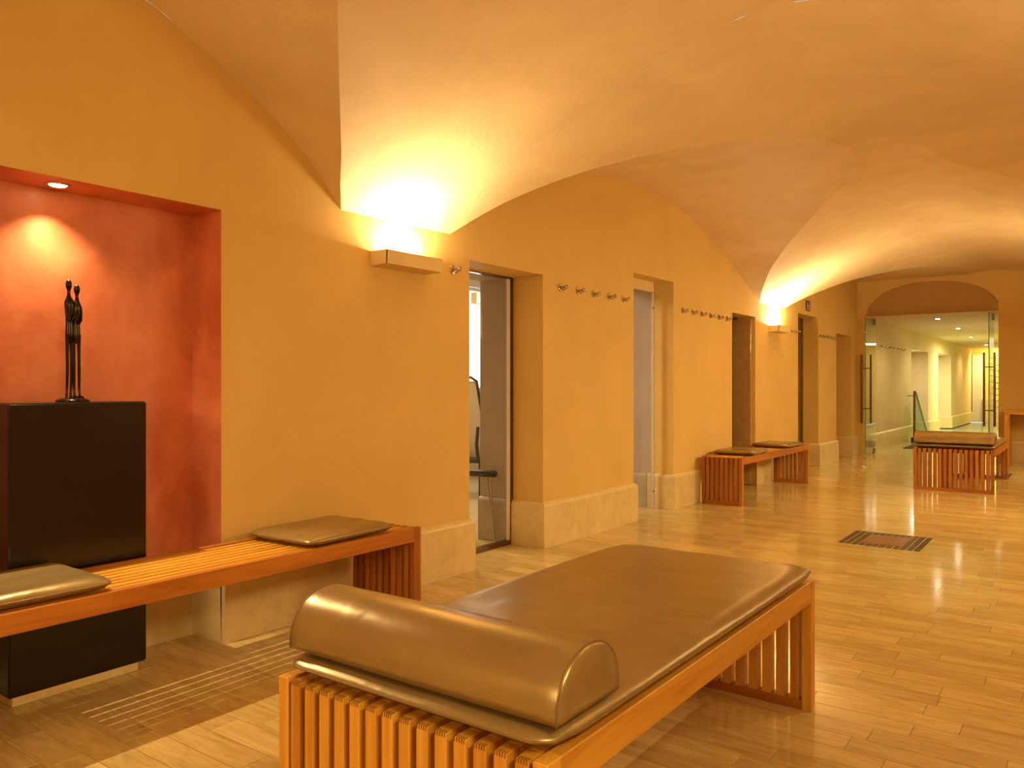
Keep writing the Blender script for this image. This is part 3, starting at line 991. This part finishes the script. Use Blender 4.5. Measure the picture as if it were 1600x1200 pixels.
def bolster_meshes(L=0.80, D=0.25, H=0.131):
    N = 28
    prof = []
    for k in range(N + 1):   # D-shaped section, flat base, from front bottom over the top to back bottom
        a = PI * k / N
        yv = -math.cos(a); zv = math.sin(a)
        prof.append((yv * D / 2 * (1 if abs(yv) < 1 else 1), H * (zv ** 0.82)))
    prof = [(p[0], max(0.0, p[1])) for p in prof]
    base = [(D / 2 - D * k / 10, 0.0) for k in range(1, 10)]
    ring = prof + base
    c = (0, H * 0.42)
    def sec(x, s): return [(x, c[0] + (p[0] - c[0]) * s, c[1] + (p[1] - c[1]) * s) for p in ring]
    m = MB(); rows = []
    nx = 24
    rows.append(sec(-L / 2 - 0.006, 0.93)); rows.append(sec(-L / 2, 0.985))
    for k in range(nx + 1):
        x = -L / 2 + 0.004 + (L - 0.008) * k / nx
        rows.append(sec(x, 1.0 + 0.012 * math.sin(PI * k / nx)))
    rows.append(sec(L / 2, 0.985)); rows.append(sec(L / 2 + 0.006, 0.93))
    m.grid(rows, True)
    for sgn, rr in ((-1, rows[0]), (1, rows[-1])):
        r2 = [(sgn * (L / 2 + 0.011), c[0] + (p[0] - c[0]) * 0.6, c[1] + (p[1] - c[1]) * 0.6) for p in ring]
        m.grid([rr, r2], True); m.cap(r2)
    me = m.mesh('bolster')
    bm = bmesh.new(); bm.from_mesh(me); bmesh.ops.remove_doubles(bm, verts=bm.verts, dist=1e-5)
    bmesh.ops.recalc_face_normals(bm, faces=bm.faces); bm.to_mesh(me); bm.free()
    pips = []
    for sgn in (-1, 1):
        pips.append(piping_mesh(sec(sgn * (L / 2 - 0.001), 1.0), 0.0024))
    return me, pips


bmh, bpips = bolster_meshes()


def bolster(x, y, z, rx, label):
    t = thing('bolster_pillow', label, 'bolster', (x, y, z), 0, 'half-round bronze headrest bolsters')
    t.rotation_euler = (rx, 0, 0)
    link('cover', bmh, M['leather'], t, smooth=True)
    for p in bpips: link('piping', p, M['seam'], t, smooth=True)
    return t


bolster(-1.232, 1.41, 0.5405, 0.0, 'half-round bronze leather bolster on the large foreground daybed')
bolster(-1.262, 10.32, 0.5405, 0.0, 'half-round bronze leather bolster on the distant daybed before the glass doors')

# ------------------------------------------------------------------ pedestal and sculpture
t = thing('display_pedestal', 'black lacquered box pedestal standing in the red niche', 'pedestal', (-3.36, 1.538, 0))
bm = bmesh.new(); bmesh.ops.create_cube(bm, size=1)
for v in bm.verts: v.co = (v.co.x * 0.255, v.co.y * 0.532, 0.036 + (v.co.z + 0.5) * (1.132 - 0.036))
bmesh.ops.bevel(bm, geom=bm.edges[:], offset=0.006, segments=3, affect='EDGES')
me = bpy.data.meshes.new('pedestal_body'); bm.to_mesh(me); bm.free()
link('pedestal_body', me, M['black'], t)
cbox('plinth', M['base'], t, -0.12, 0.118, -0.25, 0.235, 0.0, 0.036, 0.002)

t = thing('bronze_sculpture', 'slender dark bronze sculpture of two embracing long-legged figures on the black pedestal', 'sculpture', (-3.37, 1.565, 1.1322))
MB().lathe([(0.062, 0), (0.064, 0.003), (0.058, 0.010), (0.040, 0.016), (0.018, 0.020), (0.002, 0.021)], (0, 0, 0), 'z', 32).build('base', M['bronze'], t, smooth=True)


def figure(yc, zh, side):
    """side -1 or +1: which flank is the outer one; hips at z 0.25, head top at zh"""
    m = MB(); k = (zh - 0.25) / 0.25
    prof = [(-0.012, .006, 0), (-0.004, .013, 0), (.006, .0158, 0), (.03, .0162, 0), (.06, .0150, 0), (.09, .0152, 0), (.12, .0178, 0), (.145, .0198, .0), (.158, .0190, -.001), (.168, .0150, -.002), (.176, .0100, -.003),
            (.186, .0066, -.003), (.200, .0058, -.003), (.208, .0075, -.003), (.218, .0110, -.003), (.228, .0122, -.003), (.238, .0112, -.003), (.246, .0075, -.003), (.250, .002, -.003)]
    path = [(0.0, yc - side * o, 0.25 + z * k) for z, r_, o in prof]
    m.tube(path, [r_ for z, r_, o in prof], 18, squash=[(0.82, 1.0) if z < .17 else (1, 1) for z, r_, o in prof])
    for dy, lx in ((side * 0.0095, 0.002), (-side * 0.0085, -0.002)):
        y0 = yc + dy
        pts = [(lx, y0, 0.275), (lx, y0, 0.24), (lx + 0.001, y0 + side * .0005, 0.19), (lx + 0.002, y0 + side * .0005, 0.13), (lx, y0 + side * .0015, 0.06), (lx, y0 + side * .003, 0.026), (lx + 0.002, y0 + side * .003, 0.016)]
        m.tube(pts, [0.0085, 0.0072, 0.0058, 0.0060, 0.0050, 0.0042, 0.0072], 12)
        m.tube([(lx - 0.004, y0 + side * .003, 0.017), (lx + 0.010, y0 + side * .005, 0.018), (lx + 0.022, y0 + side * .007, 0.015), (lx + 0.027, y0 + side * .008, 0.012)], [0.006, 0.0075, 0.006, 0.003], 10)
    # slim arm from the outer shoulder, bent at the elbow across the belly towards the partner
    m.tube([(0.004, yc + side * .0155, 0.25 + .152 * k), (0.008, yc + side * .0165, 0.25 + .125 * k), (0.013, yc + side * .0135, 0.25 + .09 * k), (0.0175, yc + side * .004, 0.25 + .075 * k), (0.0185, yc - side * .006, 0.25 + .09 * k), (0.0165, yc - side * .012, 0.25 + .105 * k)],
           [0.0055, 0.005, 0.0048, 0.0042, 0.0036, 0.003], 12)
    m.build('figure', M['bronze'], t, smooth=True)


figure(-0.0125, 0.500, -1)
figure(0.0135, 0.482, 1)

# ------------------------------------------------------------------ coat hooks
hk_r = MB().lathe([(0.0225, 0), (0.0225, 0.004), (0.020, 0.007), (0.012, 0.008)], (0, 0, 0), 'x', 20).mesh('rosette')
hk_p = MB().lathe([(0.0065, 0.006), (0.006, 0.030), (0.007, 0.034), (0.0115, 0.038), (0.0125, 0.044), (0.011, 0.050), (0.003, 0.052)], (0, 0, 0), 'x', 16).mesh('peg')
hk_s = MB().tube([(0.01, 0, -0.004), (0.018, 0, -0.014), (0.026, 0, -0.017), (0.034, 0, -0.014)], [0.0045, 0.0045, 0.0045, 0.005], 8).mesh('lower_peg')


def hook(x, y, z, label, group):
    t = thing('coat_hook', label, 'coat hook', (x, y, z), 0, group); t.scale = (1.3, 1.3, 1.3)
    link('rosette', hk_r, M['steel'], t, smooth=False); link('peg', hk_p, M['steel'], t, smooth=True); link('lower_peg', hk_s, M['steel'], t, smooth=True)


ORD = ['first', 'second', 'third', 'fourth', 'fifth', 'sixth', 'seventh', 'eighth']
hook(WX, 3.84, 1.932, 'single steel coat hook right of the nearest sconce', 'coat hooks on the left wall')


def hook_row(x, y0, y1, n, z, where, group):
    for k in range(n):
        hook(x, y0 + (y1 - y0) * k / (n - 1), z, '%s from left of the %s steel coat hooks %s' % (ORD[k], {3: 'three', 5: 'five', 6: 'six', 7: 'seven'}[n], where), group)


hook_row(WX, 5.10, 6.115, 5, 1.946, 'between the first two doorways', 'coat hooks between the first two doorways')
hook_row(WX, 7.34, 8.52, 6, 1.94, 'between the second and third doorways', 'coat hooks between the second and third doorways')
hook_row(WX, 10.72, 11.08, 3, 1.936, 'right of the farther sconce', 'coat hooks right of the farther sconce')
hook_row(WX, 12.27, 13.12, 5, 1.94, 'between the last two doorways', 'coat hooks between the last two doorways')
hook_row(FX, 15.95, 18.1, 7, 1.935, 'on the wall beyond the glass doors', 'coat hooks beyond the glass doors')

# ------------------------------------------------------------------ restroom sign
t = thing('restroom_sign', 'small black square sign with white man and woman figures above a doorway', 'sign', (WX, 11.642, 2.333))
cbox('sign_plate', M['sign'], t, 0.0, 0.006, -0.10, 0.10, -0.075, 0.075, 0.001)
for yc, sk in ((-0.04, False), (0.04, True)):
    m = MB()
    m.lathe([(0.011, 0), (0.011, 0.002)], (0.006, yc, 0.045), 'x', 16)
    if sk: m.poly([(0.0075, yc - 0.008, 0.03), (0.0075, yc + 0.008, 0.03), (0.0075, yc + 0.025, -0.025), (0.0075, yc - 0.025, -0.025)])
    else: m.poly([(0.0075, yc - 0.018, 0.03), (0.0075, yc + 0.018, 0.03), (0.0075, yc + 0.014, -0.015), (0.0075, yc - 0.014, -0.015)])
    for d in (-0.007, 0.007):
        m.box(0.006, 0.0075, yc + d - 0.005, yc + d + 0.005, -0.06, -0.014)
    m.build('pictogram', M['signw'], t)

# ------------------------------------------------------------------ floor mosaics
def mosaic(x0, x1, y0, y1, label):
    cx, cy = (x0 + x1) / 2, (y0 + y1) / 2
    t = thing('floor_inlay', label, 'floor inlay', (cx, cy, 0), 0, 'dark mosaic inlays in the floor')
    MB().box(x0 - cx, x1 - cx, y0 - cy, y1 - cy, 0.0, 0.0012).build('inlay_bed', M['base'], t)
    nx, ny = 12, 11; px, py = (x1 - x0) / nx, (y1 - y0) / ny
    me = cbox_mesh(-px / 2 + .0035, px / 2 - .0035, -py / 2 + .0035, py / 2 - .0035, 0.0, 0.004, 0.0008); me.materials.append(M['mos'])
    for i in range(nx):
        for j in range(ny):
            if 3 <= i < nx - 3 and 2 <= j < ny - 2: continue
            link('mosaic_stone', me, None, t, (x0 - cx + px * (i + 0.5), y0 - cy + py * (j + 0.5), 0.0008))
    for i in range(3):
        cbox('inner_stone', M['mosred'], t, x0 - cx + px * (3 + 2 * i) + .001, x0 - cx + px * (5 + 2 * i) - .001, y0 - cy + 2 * py, y1 - cy - 2 * py, 0.0008, 0.0045, 0.0008)


mosaic(*MOS[0], 'brown mosaic inlay in the open floor between the two daybeds')
mosaic(*MOS[1], 'brown mosaic inlay behind the right end of the distant daybed')

# ------------------------------------------------------------------ glass double doors
def glass_leaf(name, xf, yf, xp, yp, ha, label):
    t = struct(bpy.data.objects.new(name, None)); C.objects.link(t)
    d = Vector((xp - xf, yp - yf, 0)); L = d.length; t.location = (xf, yf, 0); t.rotation_euler = (0, 0, math.atan2(d.y, d.x))
    MB().box(0, L, -0.006, 0.006, 0.015, 2.36).build('glass_pane', M['glass'], t)
    MB().box(-0.003, 0.0, -0.0065, 0.0065, 0.015, 2.36).build('glass_edge', M['glass_edge'], t)
    for s in (-1, 1):
        h = MB(); h.tube([(0.075, s * 0.072, 0.55), (0.075, s * 0.072, 1.72)], 0.017, 12).build('pull_handle', M['steel_dark'], t, smooth=False)
    for z in (0.80, 1.49):
        MB().tube([(0.075, -0.072, z), (0.075, 0.072, z)], 0.009, 8).build('handle_standoff', M['steel_dark'], t)
    for z0, z1 in ((0.0, 0.09), (2.27, 2.375)):
        cbox('pivot_fitting', M['steel_dark'], t, L - 0.16, L, -0.015, 0.015, z0, z1, 0.003)
    return t


glass_leaf('door_6', -3.115, 14.50, -3.125, 15.33, 1, '')
glass_leaf('door_7', -1.30, 14.50, -1.305, 15.30, -1, '')

# ------------------------------------------------------------------ things beyond the glass doors
o = cbox('door_mat', M['mat'], None, -2.90, -1.75, 16.6, 18.35, 0.0, 0.008, 0.002)
o['label'] = 'dark rectangular mat on the floor beyond the glass doors'; o['category'] = 'mat'
t = thing('glass_balustrade', 'sloping green glass balustrade with a steel post beyond the glass doors', 'balustrade', (-3.0, 18.45, 0))
cbox('footing', M['mat'], t, -0.06, 0.35, -0.05, 0.25, 0.0, 0.10, 0.004)
MB().tube([(0, 0, 0.1), (0, 0, 1.08)], 0.024, 14).build('post', M['steel_dark'], t)
MB().tube([(0, 0, 0.98), (-0.13, -0.02, 0.98)], 0.008, 8).build('wall_bracket', M['steel_dark'], t)
g = MB(); pl = [(0.0, 0.08, 0.1), (0.0, 1.75, 0.02), (0.0, 0.16, 1.06), (0, 0.08, 1.06)]
g.cap([(-0.008, p[1], p[2]) for p in pl]); g.cap([(0.008, p[1], p[2]) for p in pl], True)
g.grid([[(-0.008, p[1], p[2]) for p in pl], [(0.008, p[1], p[2]) for p in pl]], True)
g.build('glass_pane', M['glass_green'], t)
MB().tube([(0.0, 0.16, 1.06), (0.0, 1.75, 0.03)], 0.016, 8).build('glass_edge', M['glass_edge'], t)
t = thing('towel_rail', 'dark ladder towel rail glimpsed right of the right glass door leaf', 'towel rail', (-1.78, 21.0, 0))
for dx in (-0.09, 0.22): MB().tube([(dx, 0, 0.55), (dx, 0, 2.0)], 0.012, 8).build('upright', M['steel_dark'], t)
for k in range(9): MB().tube([(-0.09, 0, 0.75 + 0.135 * k), (0.065, -0.03, 0.71 + 0.135 * k), (0.22, 0, 0.75 + 0.135 * k)], 0.010, 8).build('rung', M['steel_dark'], t)
MB().box(-0.1, -0.08, -0.01, 0.01, 0.0, 0.56).box(0.21, 0.23, -0.01, 0.01, 0.0, 0.56).build('leg', M['steel_dark'], t)

# console table against the end wall
t = thing('console_table', 'wooden console table against the end wall right of the arch', 'console table', (-0.55, 14.36, 0))
cbox('table_top', M['wx'], t, -0.52, 0.52, -0.19, 0.19, 0.755, 0.82, 0.003)
for s in (-1, 1): cbox('side_panel', M['wz'], t, s * 0.52 - (0.07 if s > 0 else 0), s * 0.52 + (0.07 if s < 0 else 0), -0.19, 0.19, 0.0, 0.754, 0.003)

# ------------------------------------------------------------------ things in the side room behind door 1
t = thing('padded_stool', 'black padded roll stool with thin steel legs behind the first glass door', 'stool', (-3.70, 4.70, 0), 0)
MB().tube([(-0.30, 0.03, 0.525), (-0.29, 0.03, 0.525), (0.03, 0.11, 0.525), (0.04, 0.112, 0.525)], [0.02, 0.027, 0.027, 0.018], 14).build('padded_roll', M['blackrub'], t, smooth=True)
for dx, fx in ((0.0, 0.035), (-0.035, 0.035), (-0.27, -0.27)):
    MB().tube([(dx, 0.09 if dx > -.2 else 0.03, 0.50), (fx, 0.10 if dx > -.2 else 0.03, 0.0)], 0.006, 8).build('leg', M['steel'], t)
MB().lathe([(0.016, 0), (0.012, 0.02)], (0.035, 0.10, 0.0), 'z', 12).build('foot', M['steel'], t)

t = thing('lounge_chair', 'chair with a curved black tubular frame beyond the first glass door', 'chair', (-5.05, 6.55, 0), 0.2)
MB().tube([(0.0, -0.3, 0.78), (0.0, -0.33, 0.6), (0.0, -0.30, 0.46), (0.0, -0.2, 0.42), (0.0, 0.25, 0.42)], 0.018, 10).build('arm_frame', M['blackrub'], t, smooth=True)
MB().tube([(-0.45, -0.3, 0.78), (-0.45, -0.33, 0.6), (-0.45, -0.30, 0.46), (-0.45, -0.2, 0.42), (-0.45, 0.25, 0.42)], 0.018, 10).build('arm_frame', M['blackrub'], t, smooth=True)
MB().tube([(0.0, -0.05, 0.45), (0.0, -0.28, 1.1), (0.0, -0.33, 1.24), (-0.06, -0.34, 1.28), (-0.39, -0.34, 1.28), (-0.45, -0.33, 1.24), (-0.45, -0.28, 1.1), (-0.45, -0.05, 0.45)], 0.014, 10).build('back_frame', M['blackrub'], t, smooth=True)
MB().poly([(-0.01, -0.06, 0.45), (-0.01, -0.32, 1.24), (-0.44, -0.32, 1.24), (-0.44, -0.06, 0.45)]).poly([(-0.01, -0.065, 0.45), (-0.01, -0.325, 1.24), (-0.44, -0.325, 1.24), (-0.44, -0.065, 0.45)]).build('back_mesh', M['rad'], t)
cbox('seat', M['blackrub'], t, -0.43, -0.02, -0.2, 0.28, 0.40, 0.45, 0.01)
for x in (-0.42, -0.03):
    for yv in (-0.2, 0.25): MB().tube([(x, yv, 0.42), (x, yv, 0.0)], 0.014, 8).build('leg', M['blackrub'], t)

t = thing('radiator_cover', 'lattice radiator cover under the window behind the first glass door', 'radiator cover', (RXL + 0.1, 7.97, 0))
m = MB(); m.box(-0.09, 0.06, -0.7, 0.7, 0.74, 0.80); m.box(0.0, 0.04, -0.7, 0.7, 0.18, 0.25)
for yv in (-0.7, 0.66): m.box(0, 0.04, yv, yv + 0.04, 0, 0.74)
m.build('frame', M['rad'], t)
m = MB()
for k in range(-40, 60):
    for s in (1, -1):
        y0 = -0.7 + k * 0.035; a0, b0 = (y0, y0 + 0.49 * 0.6)
        if s < 0: a0, b0 = b0, a0
        if min(a0, b0) < -0.66 or max(a0, b0) > 0.66: continue
        m.poly([(0.02 + s * .001, a0, 0.25), (0.02 + s * .001, a0 + 0.010, 0.25), (0.02 + s * .001, b0 + 0.010, 0.74), (0.02 + s * .001, b0, 0.74)])
m.build('lattice', M['rad'], t)['kind'] = 'stuff'
t = cbox('wall_box', M['sconce'], None, RXL + 0.001, RXL + 0.22, 8.0, 8.7, 2.26, 2.40, 0.004)  # plain box fixed high on the window wall
t['label'] = 'ochre wall light box high beside the window behind the first glass door'; t['category'] = 'wall light'
